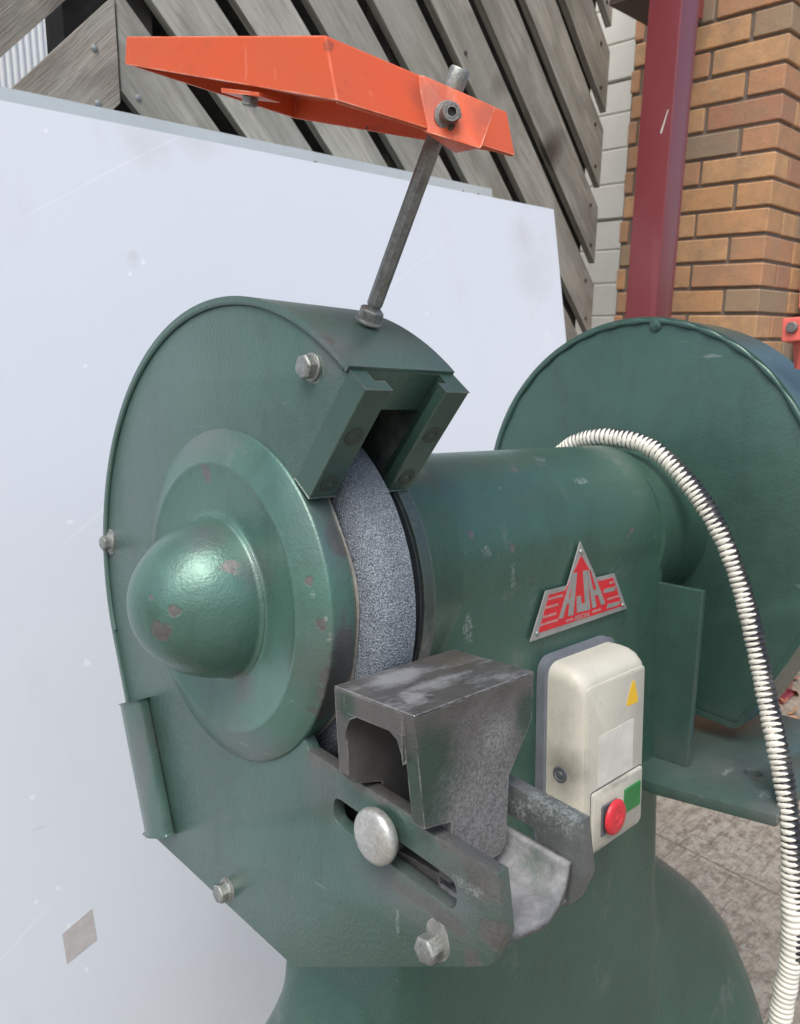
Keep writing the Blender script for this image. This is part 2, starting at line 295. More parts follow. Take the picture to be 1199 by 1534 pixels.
def wood(name, k0, k1):
    n = NT(name); oi = n.n('ObjectInfo'); rnd = oi.outputs['Random']
    cx = n.n('CombineXYZ'); n.l(n.math('MULTIPLY', rnd, 37.), cx.inputs[0]); n.l(n.math('MULTIPLY', rnd, 11.), cx.inputs[1]); n.l(n.math('MULTIPLY', rnd, 5.), cx.inputs[2])
    va = n.n('VectorMath', operation='ADD'); n.l(n.co, va.inputs[0]); n.l(cx.outputs[0], va.inputs[1]); co = va.outputs[0]
    warp = n.n('TexNoise'); n.l(n.mapping(scale=(1.6, 6, 6), co=co), warp.inputs[0]); warp.inputs['Scale'].default_value = 1; warp.inputs['Detail'].default_value = 2
    wadd = n.n('VectorMath', operation='MULTIPLY_ADD'); n.l(warp.outputs['Color'], wadd.inputs[0]); wadd.inputs[1].default_value = (.0, .07, .07); n.l(co, wadd.inputs[2])
    gr = n.noise(1, 6, .65, n.mapping(scale=(4, 85, 85), co=wadd.outputs[0]))
    gr2 = n.noise(1, 4, .6, n.mapping(scale=(9, 420, 420), co=wadd.outputs[0]))
    ring = n.n('TexWave', bands_direction='Y'); n.l(n.mapping(scale=(.3, 1, 1), co=wadd.outputs[0]), ring.inputs[0]); ring.inputs['Scale'].default_value = 13; ring.inputs['Distortion'].default_value = 5; ring.inputs['Detail'].default_value = 3; ring.inputs['Detail Scale'].default_value = 1.3
    c = n.mix(n.ramp(gr, .3, .7), k0, k1)
    c = n.mix(n.ramp(ring.outputs['Fac'], .2, .9, .0, .5), c, tuple(x*.60 for x in k0))
    c = n.mix(n.ramp(gr2, .5, .72, 0, .5), c, tuple(x*.5 for x in k0))
    c = n.mix(n.ramp(n.noise(5, 5, .7, co), .45, .7, 0, .5), c, (.48, .49, .45))
    c = n.mix(n.ramp(n.noise(3, 3, .6, n.mapping(loc=(9, 9, 1), co=co)), .5, .75, 0, .4), c, (.24, .26, .19))
    kn = n.vor(1, co=n.mapping(scale=(2.2, 9, 1), co=co)); c = n.mix(n.ramp(kn, .06, .14, .85, 0), c, (.075, .058, .045))
    br = n.n('HueSaturation'); n.l(c, br.inputs['Color']); n.l(n.ramp(rnd, 0, 1, .78, 1.15), br.inputs['Value'])
    return n.set(br.outputs[0], .78, 0., n.bump(n.math('ADD', gr, gr2), .6, .0025), spec=.25)
M['wood'] = wood('weathered_timber', (.34, .335, .285), (.56, .55, .49))
M['wood_left'] = wood('weathered_brown_timber', (.32, .285, .235), (.54, .50, .44))
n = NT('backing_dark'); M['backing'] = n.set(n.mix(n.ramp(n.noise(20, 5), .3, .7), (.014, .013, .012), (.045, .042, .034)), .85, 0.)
n = NT('rusty_screw'); M['screw'] = n.set(n.mix(n.noise(300, 3), (.05, .04, .035), (.14, .11, .09)), .6, .4)
n = NT('galvanised_screw'); M['screw_g'] = n.set(n.mix(n.noise(300, 3), (.2, .22, .23), (.32, .34, .35)), .5, .4)
n = NT('white_corrugated'); M['corr'] = n.set((.80, .84, .86), .4, 0.)
n = NT('cream_door'); M['siding'] = n.set(n.mix(n.ramp(n.noise(5, 5, .6), .35, .75), (.78, .77, .69), (.68, .67, .59)), .5, 0.)
n = NT('brick_face'); oi = n.n('ObjectInfo')
cr = n.n('ValToRGB'); n.l(oi.outputs['Random'], cr.inputs[0]); cr.color_ramp.interpolation = 'CONSTANT'
els = [(0, (.55, .31, .155)), (.22, (.50, .27, .15)), (.4, (.59, .35, .18)), (.55, (.44, .22, .14)), (.72, (.35, .26, .17)), (.8, (.50, .27, .15)), (.95, (.31, .25, .18))]
for i, (p, cc) in enumerate(els):
    e = cr.color_ramp.elements[i] if i < 2 else cr.color_ramp.elements.new(p)
    e.position = p; e.color = (*cc, 1)
cx = n.n('CombineXYZ'); n.l(n.math('MULTIPLY', oi.outputs['Random'], 50.), cx.inputs[0]); va = n.n('VectorMath', operation='ADD'); n.l(n.co, va.inputs[0]); n.l(cx.outputs[0], va.inputs[1])
c = n.mix(n.ramp(n.noise(14, 5, .7, va.outputs[0]), .38, .7, 0, .8), cr.outputs[0], (.34, .23, .15))
c = n.mix(n.ramp(n.noise(150, 4, .7, va.outputs[0]), .6, .72, 0, .55), c, (.12, .08, .06))
c = n.mix(n.ramp(n.noise(9, 5, .7, n.mapping(loc=(3, 8, 1), co=va.outputs[0])), .58, .8, 0, .5), c, (.40, .33, .24))
M['brick'] = n.set(c, .85, 0., n.bump(n.math('ADD', n.noise(260, 4, .7), n.noise(40, 3)), .7, .003), spec=.25)
n = NT('mortar'); M['mortar'] = n.set(n.mix(n.noise(60, 5), (.15, .12, .095), (.24, .20, .165)), .95, 0., n.bump(n.noise(200, 4), .6, .002))
n = NT('burgundy_paint'); c = n.mix(n.ramp(n.noise(6, 4), .35, .75), (.185, .028, .036), (.20, .040, .046)); M['burgundy'] = n.set(c, .32, 0., n.bump(n.noise(90, 3), .06, .001), coat=.6, coatr=.12)
n = NT('brown_soffit'); M['soffit'] = n.set((.06, .04, .03), .6, 0.)
n = NT('broomed_concrete')
g1 = n.noise(1, 5, .62, n.mapping(scale=(5, 46, 10), rot=(0, 0, .06)), .6)
g2 = n.noise(1, 5, .7, n.mapping(scale=(22, 120, 30), rot=(0, 0, -.03)), .4)
pit = n.noise(48, 7, .78); pat = n.noise(3.5, 5, .6)
c = n.mix(n.ramp(pit, .36, .56), (.20, .175, .14), (.52, .475, .40))
c = n.mix(n.ramp(g1, .36, .45, .6, 0), c, (.185, .155, .12))
c = n.mix(n.ramp(g2, .36, .48, .3, 0), c, (.20, .17, .135))
c = n.mix(n.ramp(pat, .42, .7, 0, .45), c, (.36, .31, .24))
c = n.mix(n.ramp(n.noise(30, 4, .7), .60, .7, 0, .7), c, (.55, .53, .48))
hh = n.math('ADD', n.math('MULTIPLY', g1, 1.2), n.math('ADD', n.math('MULTIPLY', pit, 1.6), g2))
M['concrete'] = n.set(c, .9, 0., n.bump(hh, 1., .010), spec=.2)
n = NT('yard_ground'); c = n.mix(n.ramp(n.noise(14, 7, .7), .35, .7), (.17, .145, .115), (.33, .30, .25)); c = n.mix(n.ramp(n.noise(3, 4), .45, .7, 0, .5), c, (.25, .17, .12))
M['ground'] = n.set(c, .92, 0., n.bump(n.noise(60, 6, .7), .8, .008), spec=.2)
n = NT('dry_leaf'); oi = n.n('NewGeometry'); c = n.mix(n.noise(9, 2), (.30, .06, .03), (.42, .26, .12)); M['leaf'] = n.set(c, .7, 0.)
n = NT('cream_plastic')
c = n.mix(n.ramp(n.noise(11, 5, .6), .3, .75), (.56, .555, .475), (.49, .48, .41))
c = n.mix(n.ramp(n.noise(28, 7, .78, n.mapping(scale=(1, 1, .6), loc=(5, 5, 5))), .55, .78, 0, .5), c, (.30, .29, .25))
c = n.mix(n.ramp(n.noise(230, 3, .6), .70, .75, 0, .7), c, (.12, .11, .1))
c = n.mix(n.math('MULTIPLY', n.spot((.277, -.118, -.192), .017, .5, 60, .8), .75), c, (.13, .125, .11))
c = n.mix(n.math('MULTIPLY', n.spot((.33, -.139, -.262), .03, .9, 50, .8, (.6, 1, 2)), .5), c, (.20, .19, .16))
c = n.mix(n.math('MULTIPLY', n.spot((.33, -.139, -.212), .006, 1., 120, .5, (.3, 1, 1.2)), .5), c, (.16, .15, .13))
c = n.mix(n.math('MULTIPLY', n.math('SUBTRACT', 1, n.edge(.004, .0, .1)), 0.), c, (.2, .2, .2))
M['cream'] = n.set(c, .42, 0., n.bump(n.noise(300, 3), .08, .0004), spec=.45)
def flat(name, c, r=.5, metal=0., amt=.25, sc=40):
    n = NT(name); return n.set(n.mix(n.ramp(n.noise(sc, 5, .7), .35, .75), c, tuple(x*(1-amt) for x in c)), r, metal)
M['label'] = flat('pale_label', (.66, .66, .60), .35)
M['grime'] = flat('grimy_rubber', (.10, .11, .125), .6)
M['grime2'] = flat('dark_grey_gasket', (.16, .18, .21), .55)
M['yellow'] = flat('warning_yellow', (.80, .50, .03), .4, amt=.12)
M['red'] = flat('red_button_plastic', (.62, .030, .045), .35, amt=.2)
M['green_btn'] = flat('green_button_plastic', (.02, .20, .05), .3)
M['plate'] = flat('nameplate_aluminium', (.40, .41, .40), .35, .5)
M['plate_red'] = flat('nameplate_red', (.55, .018, .028), .35, amt=.12)
M['plate_print'] = flat('nameplate_print', (.42, .28, .27), .4)
n = NT('painted_conduit')
at = n.n('Attribute', attribute_name='paint'); pw = at.outputs['Fac']
jit = n.math('ADD', pw, n.math('MULTIPLY', n.math('SUBTRACT', n.noise(190, 4, .7), .5), 1.3))
c = n.mix(n.ramp(jit, .46, .54), (.016, .017, .022), (.70, .69, .61))
c = n.mix(n.ramp(n.noise(60, 4), .5, .75, 0, .3), c, (.25, .24, .21))
M['conduit'] = n.set(c, .4, 0.)
n = NT('pale_red_plastic'); M['red_plastic'] = n.set(n.mix(n.noise(20, 3), (.78, .13, .10), (.70, .16, .12)), .45, 0.)

# ================================================================== SETTING (building frame)
gnd = fin('ground', box(-60, 60, -60, 60, -1.45, -1.23), M['ground']); gnd.matrix_world = BM; tag(gnd, kind='structure')
sl = fin('concrete_slab', box(-2.6, 1.65, -2.5, 1.62, -1.4, -1.2), M['concrete'], bevel=.004); sl.matrix_world = BM; tag(sl, kind='structure')
sl = fin('concrete_slab', box(1.66, 2.3, -2.5, .93, -1.4, -1.204), M['concrete'], bevel=.004); sl.matrix_world = BM; tag(sl, kind='structure')
bm = bmesh.new()
for i in range(420):
    x = random.uniform(2.2, 3.8); y = random.uniform(.35, 1.25) ; z = -1.2 if x < 2.3 and y < .93 else -1.23
    if x > 2.35 and y > .93: continue
    m = T(x, y, z+random.uniform(.003, .02)) @ Matrix.Rotation(random.uniform(0, 6.28), 4, 'Z') @ Matrix.Rotation(random.uniform(-.6, .6), 4, 'X') @ Matrix.Rotation(random.uniform(-.6, .6), 4, 'Y')
    s = random.uniform(.008, .028)
    vs = [bm.verts.new(m @ Vector(p)) for p in ((-s, 0, 0), (-s*.3, -s*.5, s*.15), (s*.6, -s*.4, 0), (s, 0, s*.2), (s*.4, s*.45, 0), (-s*.4, s*.5, s*.1))]
    bm.faces.new(vs)
lf = fin('leaf_litter', bm, M['leaf']); lf.matrix_world = BM; tag(lf, kind='stuff')

# timber fence -------------------------------------------------------
FY0 = 1.5; JX = .72; XE = 2.33
fence = empty('timber_fence', 'weathered grey timber fence of diagonal planks behind the white board', 'fence', BM @ T(JX, FY0, -1.0))
def clip_poly(poly, a, b, c):      # keep a*x+b*z<=c
    out = []
    for i in range(len(poly)):
        p, q = poly[i], poly[(i+1) % len(poly)]; dp = a*p[0]+b*p[1]-c; dq = a*q[0]+b*q[1]-c
        if dp <= 0: out.append(p)
        if (dp < 0) != (dq < 0) and abs(dp-dq) > 1e-9:
            t = dp/(dp-dq); out.append((p[0]+(q[0]-p[0])*t, p[1]+(q[1]-p[1])*t))
    return out
def plank(sgn, c, w, x0, x1, mat, screws):
    # band |sgn*x + z - c|/sqrt2 < w/2 ; clipped to x0..x1, -0.95<z<1.45
    h = w/2*math.sqrt(2); L = 6
    if sgn > 0: quad = [(-L, c-h+L), (-L, c+h+L), (L, c+h-L), (L, c-h-L)]
    else: quad = [(-L, c-h-L), (-L, c+h-L), (L, c+h+L), (L, c-h+L)]
    for a in ((1, 0, x1), (-1, 0, -x0), (0, 1, 1.45), (0, -1, .95)): quad = clip_poly(quad, *a) if quad else quad
    if len(quad) < 3: return
    # local frame along the plank
    ang = -math.pi/4 if sgn > 0 else math.pi/4
    cx_, cz_ = sum(p[0] for p in quad)/len(quad), sum(p[1] for p in quad)/len(quad)
    ca, sa = math.cos(-ang), math.sin(-ang)
    loc = [((p[0]-cx_)*ca-(p[1]-cz_)*sa, (p[0]-cx_)*sa+(p[1]-cz_)*ca) for p in quad]
    dy = random.uniform(-.002, .003)
    bmp = prism(loc, dy, .021+dy, lambda a, b, d: Vector((a, d, b)))
    m = T(cx_-JX, 0, cz_+1.0) @ Matrix.Rotation(-ang, 4, 'Y')
    o = fin('plank', bmp, mat, fence, bevel=.0025, mtx=m, seg=1)
    for (sx, off, mt) in screws:
        zz = c - sgn*sx + off
        if zz < -.9 or zz > 1.4: continue
        lx, lz = sx-cx_, zz-cz_
        q = (lx*ca-lz*sa, lx*sa+lz*ca)
        sb = lathe([(0, 0), (.0, .004), (.0015, .006), (.004, .006)], seg=10)
        so = fin('screw', sb, mt, o, 40, mtx=T(q[0], dy-.003, q[1]) @ Matrix.Rotation(math.pi/2, 4, 'Z'))
PIT = .2335
for k in range(-7, 11):
    c = 1.347 + .1165 + k*PIT + random.uniform(-.004, .004)
    plank(1, c, .121, JX+.003, XE+random.uniform(-.012, .006), M['wood'], [(XE-.055, .045, M['screw']), (XE-.04, -.06, M['screw']), (1.62, .05, M['screw']) if k % 2 else (1.66, -.04, M['screw']), (JX+.035, .03, M['screw_g']), (JX+.035, -.06, M['screw_g'])])
for k in range(-6, 8):
    c = -.2285 + k*PIT + .0   # z - x = c
    plank(-1, c, .124, -1.9, JX-.003, M['wood_left'], [(JX-.045, .035, M['screw_g']), (JX-.045, -.055, M['screw_g']), (.35, .0, M['screw'])])
# posts and rails behind the planks
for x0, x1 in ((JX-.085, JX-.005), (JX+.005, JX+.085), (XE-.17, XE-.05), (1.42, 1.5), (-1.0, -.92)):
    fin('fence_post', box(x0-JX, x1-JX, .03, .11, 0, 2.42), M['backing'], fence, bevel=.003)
fin('dark_gap_panel', box(JX+.09-JX, XE-.03-JX, .112, .122, .02, 2.44), M['backing'], fence)  # near-black sheet added so the plank gaps show as dark shade
cs = empty('corrugated_sheet', 'white corrugated sheet glimpsed through the gap between left fence planks', 'sheet', BM @ T(.2, 3.2, -1.0))
pts = []
for i in range(481):
    x = i*.006; pts.append((x-.45, .006*(1 if (i//2) % 2 else -1) if True else 0))
bm = bmesh.new(); lo = [bm.verts.new((x, y, 0)) for x, y in pts]; hi = [bm.verts.new((x, y, 3.4)) for x, y in pts]
for i in range(len(pts)-1): bm.faces.new((lo[i], lo[i+1], hi[i+1], hi[i]))
o = fin('ribbed_sheet', bm, M['corr'], cs); sm = o.modifiers.new('t', 'SOLIDIFY'); sm.thickness = .0015
# leaning boards -------------------------------------------------------
def leaner(name, label, x0, x1, ztop, ytop, lean, th, mat, cat):
    H = (ztop+1.198)/math.cos(lean)
    e = empty(name, label, cat, BM @ T(x0, ytop-H*math.sin(lean), -1.198) @ Matrix.Rotation(-lean, 4, 'X'))
    return e, H
wb, H = leaner('white_board', 'large white melamine board leaning against the timber fence', -.70, 1.732, .3045, 1.251, math.radians(10.86), .018, M['board'], 'board')
fin('board_panel', box(0, 2.435, 0, .016, 0, H), M['board'], wb, bevel=.0015)
def onboard(px_pts, name, mat, th=.0006):
    bmt = prism(px_pts, -th-.0002, -.0002, FY); return fin(name, bmt, mat, wb)
gb, H2 = leaner('grey_board', 'narrow pale grey board edge showing above the white board', -.6, 1.764, .381, 1.478, math.radians(9.6), .012, M['grey_board'], 'board')
fin('board_panel', box(0, 2.36, 0, .012, 0, H2), M['grey_board'], gb, bevel=.001)
for x in (1.03, 1.75, 2.24, 2.30):
    fin('screw_hole', lathe([(-.0004, 0), (-.0004, .0042), (.001, .0045)], seg=12), M['screw'], gb, mtx=T(x, -.0005, H2-.024) @ Matrix.Rotation(math.pi/2, 4, 'Z'))
# cream door -------------------------------------------------------
gd = empty('cream_garage_door', 'cream panelled garage door between the timber fence and the brick pier', 'door', BM @ T(2.62, 1.3, -1.0))
z = .03; k = 0
while z < 2.9:
    bmp = bmesh.new()
    prof = [(-.0, 0), (-.0, .455)]
    p = [(.03, 0), (.0, .004)]
    for q in range(1, 4): zz = .1165*q; p += [(.0, zz-.006), (.006, zz), (.0, zz+.006)]
    p += [(.0, .448), (.03, .455)]
    fin('door_panel', prism([(a, b) for a, b in p] , 0, 2.6, lambda a, b, d: Vector((a, d, b))), M['siding'], gd, mtx=T(0, 0, z))
    z += .4585; k += 1
fin('back_panel', box(.031, .05, 0, 2.6, 0, 3.0), M['siding'], gd)
# brick pier -------------------------------------------------------
BX, BY = 2.413, .99
pier = empty('brick_pier', 'orange and buff brick pier behind the burgundy steel post', 'brick wall', BM @ T(BX, BY, -1.225))
fin('mortar_core', box(.007, 1.2, .007, .478, -.03, 2.75), M['mortar'], pier)
def bmesh_brick(l, d, h):
    b = box(0, l, 0, d, 0, h); bmesh.ops.bevel(b, geom=b.edges[:], offset=.003, segments=1, affect='EDGES'); return b
meshes = {}
def brick(x, y, z, l, d):
    key = (round(l, 4), round(d, 4))
    if key not in meshes:
        b = bmesh_brick(l, d, .065); me = bpy.data.meshes.new('brick'); b.to_mesh(me); b.free(); me.materials.append(M['brick']); meshes[key] = me
    o = bpy.data.objects.new('brick', meshes[key]); o.location = (x+random.uniform(-.0015, .0015), y+random.uniform(-.0015, .0015), z+random.uniform(-.001, .001)); o.rotation_euler = (0, 0, random.uniform(-.004, .004)); link(o, pier)
CO = .075
for c in range(36):
    z = .03 + c*CO - .01
    # left face (x=0), running along y ; right face (y=0) along x
    if c % 2 == 0:
        brick(0, 0, z, .1025, .215); brick(0, .225, z, .1025, .215); brick(0, .45, z, .1025, .03)
        xs = .1125; brick(xs, 0, z, .1025, .1025); xs += .1125
        while xs < 1.1: brick(xs, 0, z, .215, .1025); xs += .225
    else:
        brick(0, 0, z, .215, .1025); brick(0, .1125, z, .1025, .215); brick(0, .3375, z, .1025, .135)
        xs = .225
        while xs < 1.1: brick(xs, 0, z, .215, .1025); xs += .225
# steel posts -------------------------------------------------------
def rpost(name, label, x, y, w, h):
    e = empty(name, label, 'post', BM @ T(x, y, -1.23), 'burgundy steel posts')
    pr = roundpoly([(0, 0), (w, 0), (w, w), (0, w)], .004, 3)
    fin('shaft', prism(pr, 0.012, h, FZ), M['burgundy'], e, 30)
    fin('base_plate', box(-.012, w+.012, -.012, w+.012, 0, .012), M['burgundy'], e, bevel=.002)
    return e
p1 = rpost('steel_post', 'burgundy square steel post in front of the brick pier', 2.0, 1.092, .092, 2.55)
sc = prism([(1.118, 1.735), (1.122, 1.738), (1.106, 1.79), (1.104, 1.79)], -.0006, -.0001, lambda a, b, d: Vector((d, a-1.092, b)))
fin('scratch', sc, M['label'], p1)
p2 = rpost('steel_post', 'burgundy steel post at the right edge, beyond the brick pier corner', 2.69, .87, .092, 2.6)
bmn = empty('steel_beam', 'burgundy beam end with brown soffit left of the steel post top', 'beam', BM @ T(2.06, 1.22, .872))
fin('beam_web', box(.0, .30, 0.0, .12, .012, .16), M['burgundy'], bmn, bevel=.003)
fin('soffit_strip', box(.0, .30, .0, .12, -.0, .010), M['soffit'], bmn)

# ================================================================== GRINDER
G = empty('bench_grinder', 'dark green double ended pedestal grinder with its left wheel facing the viewer', 'grinder', T(.3, 0, -.78))
GI = T(-.3, 0, .78)
_f = fin
def part(name, bm, mat, parent=None, smooth=None, bevel=0, seg=2):
    """bm in world coordinates; parent None -> grinder"""
    bmesh.ops.transform(bm, matrix=GI, verts=bm.verts[:])
    o = _f(name, bm, mat, G if parent is None else parent, smooth, bevel, None, seg); return o
# --- casting: barrel + column + flared foot, fused by voxel remesh
bm = bmesh.new()
SQ = Matrix.Diagonal((1, .885, 1, 1))
for pr_ in ([(.155, 0), (.155, .1), (.522, .1), (.522, 0)], [(.088, 0), (.088, .128), (.10, .128), (.122, .118), (.17, .1), (.17, 0)]):
    tmp = lathe(pr_, SQ, seg=96); mt_ = bpy.data.meshes.new('t'); tmp.to_mesh(mt_); tmp.free(); bm.from_mesh(mt_); bpy.data.meshes.remove(mt_)
def rrect(x0, x1, y0, y1, r, n=6):
    return roundpoly([(x0, y0), (x1, y0), (x1, y1), (x0, y1)], r, n)
def loftz(secs, bm):
    ss = []
    for i in range(len(secs)-1):
        for k in range(4):
            p0 = secs[max(i-1, 0)]; p1_ = secs[i]; p2_ = secs[i+1]; p3 = secs[min(i+2, len(secs)-1)]; t = k/4
            ss.append(tuple(.5*((2*b)+(c-a)*t+(2*a-5*b+4*c-d)*t*t+(-a+3*b-3*c+d)*t**3) for a, b, c, d in zip(p0, p1_, p2_, p3)))
    ss.append(secs[-1])
    rings = [[bm.verts.new((a, b, q[0])) for a, b in rrect(*q[1:])] for q in ss]
    for A, B in zip(rings, rings[1:]):
        for i in range(len(A)): bm.faces.new((A[i], B[i], B[(i+1) % len(A)], A[(i+1) % len(A)]))
    bm.faces.new(rings[0]); bm.faces.new(rings[-1][::-1])
loftz([(.02, .15, .524, -.087, .088, .022), (-.12, .145, .524, -.088, .09, .020), (-.26, .12, .525, -.0885, .092, .020), (-.38, .103, .527, -.089, .094, .020), (-.48, .098, .530, -.0905, .097, .020), (-.60, .09, .540, -.094, .10, .024), (-.72, .07, .56, -.105, .11, .03), (-.975, .05, .58, -.12, .12, .04)], bm)
loftz([(-.335, .16, .48, -.04, .05, .03), (-.360, .118, .522, -.060, .075, .04), (-.405, .09, .565, -.070, .09, .05), (-.465, .075, .64, -.078, .115, .06), (-.54, .03, .735, -.084, .15, .08), (-.63, -.08, .81, -.10, .18, .10), (-.78, -.17, .85, -.14, .21, .11), (-.975, -.19, .86, -.16, .22, .11)], bm)
bmesh.ops.recalc_face_normals(bm, faces=bm.faces[:])
body = part('column', bm, M['green_body'])
rm = body.modifiers.new('r', 'REMESH'); rm.mode = 'VOXEL'; rm.voxel_size = .0045; rm.use_smooth_shade = True
cs_ = body.modifiers.new('s', 'SMOOTH'); cs_.factor = .5; cs_.iterations = 10
bpy.context.view_layer.update()
me = bpy.data.meshes.new_from_object(body.evaluated_get(bpy.context.evaluated_depsgraph_get()))
body.modifiers.clear(); body.data = me; me.shade_smooth()
part('neck', lathe([(.50, 0), (.50, .094), (.52, .094), (.575, .091), (.60, .097), (.604, .097), (.604, 0)], seg=72), M['green_body'], smooth=40)
# --- left guard
OUT = [(-.2622, -.1116), (-.2671, -.1454), (-.2581, -.1676), (-.0731, -.267), (.139, -.2528)]
band_pts = []
def shell_path(r): # from front bottom round the back to the cut
    p = roundpoly([(-.262, -.1116), (-.2671, -.1454), (-.2581, -.1676), (-.0731, -.267), (.139, -.2528), (.2067*r/.22, -.075)], [0, .012, .02, .004, .004, 0], 4)
    return p
def guard_outline(r=.214, arm=True):
    o = [(-.2622, -.1116)] + roundpoly([(-.2622, -.1116), (-.2671, -.1454), (-.2581, -.1676), (-.0731, -.267), (.139, -.2528), (.2067, -.075)], [0, .010, .016, .003, .003, 0], 4)[1:-1]
    o += arc(r, -20, 131.9, 60)
    return o
# front plate outline: down the cut, round the dome, then along the arm top
cut_in = (-.0881, .0934)
dome_arc = arc(.1235, 133.3, 223.5, 30)          # bulges to the front
main = guard_outline() + [cut_in] + dome_arc[1:] + [(-.0962, -.0938), (-.2035, -.1035), (-.2075, -.1075)]
slot = roundpoly([(-.1235, -.1195), (-.1215, -.1335), (-.2255, -.1455), (-.2322, -.1345), (-.2105, -.1275)], [.006, .006, .006, .006, .004], 4)
slot = roundpoly([(-.1225, -.1165), (-.1225, -.1345), (-.2325, -.1485), (-.2325, -.1295)], .0080, 5)
arm2o = guard_outline() + [cut_in] + dome_arc[1:] + [(-.0962, -.0938)]
lg = part('wheel_guard', plate(main, [slot], .0005, .0105, .0009), M['green'], smooth=35)
lg['label'] = 'left wheel guard housing with domed side'
part('back_plate', plate(arm2o, [slot], .0785, .0905, .0009), M['green_old'], lg, 35)
def strip(path, x0, x1, th, name, mat, parent, closed=False, bev=.0008):
    """band following path (list y,z), thickness th inward"""
    P = [Vector(p) for p in path]; n = len(P); O = []; I = []
    for i in range(n):
        a = P[max(i-1, 0)]; b = P[min(i+1, n-1)]; t = (b-a).normalized(); nn = Vector((-t[1], t[0]))
        O.append(P[i]); I.append(P[i]+nn*th)
    poly = [tuple(p) for p in O]+[tuple(p) for p in I[::-1]]
    return part(name, prism(poly, x0, x1, FX), mat, parent, 35)
band = [(.1600, -.2020), (.1870, -.1310)] + arc(.220, -20, 131.9, 72)
low = [(-.2581, -.1690), (-.0731, -.267), (.139, -.2528), (.2067, -.075)]
shell = strip(band, -.0018, .0925, .0045, 'guard_band', M['green'], lg)
low_in = [(a*.985, b*.985) for a, b in low]
strip(low_in, .0095, .0795, .004, 'guard_floor', M['dusty'], lg)
bmq = bmesh.new(); sec = [(.0106, -.1560), (.016, -.1590), (.026, -.1620), (.045, -.1625), (.060, -.1610), (.070, -.1560), (.0760, -.1480), (.0786, -.1385)]
NQ = 14; rows = []
for i in range(NQ+1):
    t = i/NQ; y = -.2575+.125*t; rows.append([bmq.verts.new((x, y + (-.006*(1-abs(x-.045)/.035) if i == 0 else 0), z + .012*t)) for x, z in smoothprof(sec, 3)])
for A, B in zip(rows, rows[1:]):
    for q in range(len(A)-1): bmq.faces.new((A[q], A[q+1], B[q+1], B[q]))
tray = part('rest_tray', bmq, M['dusty'], lg, 60); sm_ = tray.modifiers.new('s', 'SOLIDIFY'); sm_.thickness = .006; sm_.offset = 1
for k in (1,):   # weld seam rim between side plate and band
    bmr = bmesh.new(); path = [Vector((0, a, b)) for a, b in arc(.2165, -18, 131, 90)]; prev = None
    for p in path:
        rad = Vector((0, p.y, p.z)).normalized(); ring = [bmr.verts.new(p + rad*(.0028*math.cos(t)) + Vector((-1, 0, 0))*(.0022*math.sin(t))) for t in [i*math.pi/4 for i in range(8)]]
        if prev:
            for i in range(8): bmr.faces.new((prev[i], prev[(i+1) % 8], ring[(i+1) % 8], ring[i]))
        prev = ring
    part('rim_seam', bmr, M['green'], lg, 60)
# near-black strip, paints the dark interior of the guard behind the header
strip(arc(.205, -15, 120, 40), .012, .078, .002, 'dark_interior', M['dark'], lg)
# header plate between the rails
U = Vector((.640, -.769)); N = Vector((-.769, -.640)); P0 = Vector((-.1451, .1619))
def UN(u, n_): p = P0+U*u+N*n_; return (p[0], p[1])
part('header_plate', prism([UN(.0, -.004), UN(.0, .001), UN(.030, .001), UN(.030, -.004)], .0105, .0785, FX), M['green'], lg)
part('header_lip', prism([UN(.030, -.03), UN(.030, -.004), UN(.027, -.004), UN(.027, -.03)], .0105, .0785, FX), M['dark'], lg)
def rail(xa, xb, xc, inner):
    # L section: full width near the front
    L = .0895; bmv = bmesh.new()
    sec = [(xa, 0), (xb, 0), (xb, .011), (xc, .011), (xc, .0195), (xa, .0195)]     # x , n
    A = []; B = []
    for x, nn in sec:
        a = UN(0, nn); b = UN(L, nn); A.append(bmv.verts.new((x, *a))); B.append(bmv.verts.new((x, *b)))
    bmv.faces.new(A); bmv.faces.new(B[::-1])
    for i in range(len(sec)): bmv.faces.new((A[i], A[(i+1) % 6], B[(i+1) % 6], B[i]))
    o = part('guide_rail', bmv, M['green_bar'], bevel=.0006, seg=1)
    for u in (.037, .0765):
        p = UN(u, .0195); xm = (xa+xc)/2
        part('screw', lathe([(.0003, .0), (-.0025, .0016), (-.001, .0022), (.0001, .0024), (.0006, .0028), (.0007, .0056), (.0004, .0072), (-.001, .0074)], along((xm, *p), (0, N[0], N[1])), 28), M['screw_dark'], o, 40)
    return o
rail(0.0, .0125, .0215, 1); rail(.0925, .0785, .0700, -1)
# --- dome cover + hub
cov = part('side_cover', lathe(smoothprof([(.024, .1205), (.021, .1225), (.012, .1245), (.003, .1260), (-.0002, .1261), (-.0016, .1252)], 3)[:-1] + [(-.0020, .1246), (-.0060, .1150), (-.0100, .1050)] + smoothprof([(-.0108, .1028), (-.0114, .1012), (-.0112, .0992), (-.0104, .0962)], 3)[:-1] + [(-.0100, .094), (-.0088, .080), (-.0082, .0680)] + smoothprof([(-.0082, .0655), (-.0088, .0633), (-.0105, .0618)], 3), None, 160), M['green_dome'], smooth=80)
cap = part('hub_cap', lathe([(-.0100, .0628), (-.0106, .0612)] + smoothprof([(-.0122, .0602), (-.020, .0588), (-.031, .0558), (-.043, .0505), (-.054, .0425), (-.0645, .0318), (-.0715, .0195), (-.0745, .0078), (-.0751, 0)], 5), None, 112), M['green_dome'], cov, 80)
bmw = lathe([(.0244, .1185), (.0248, .1226), (.0240, .1230), (.0228, .1186)], None, 128, closed=True)
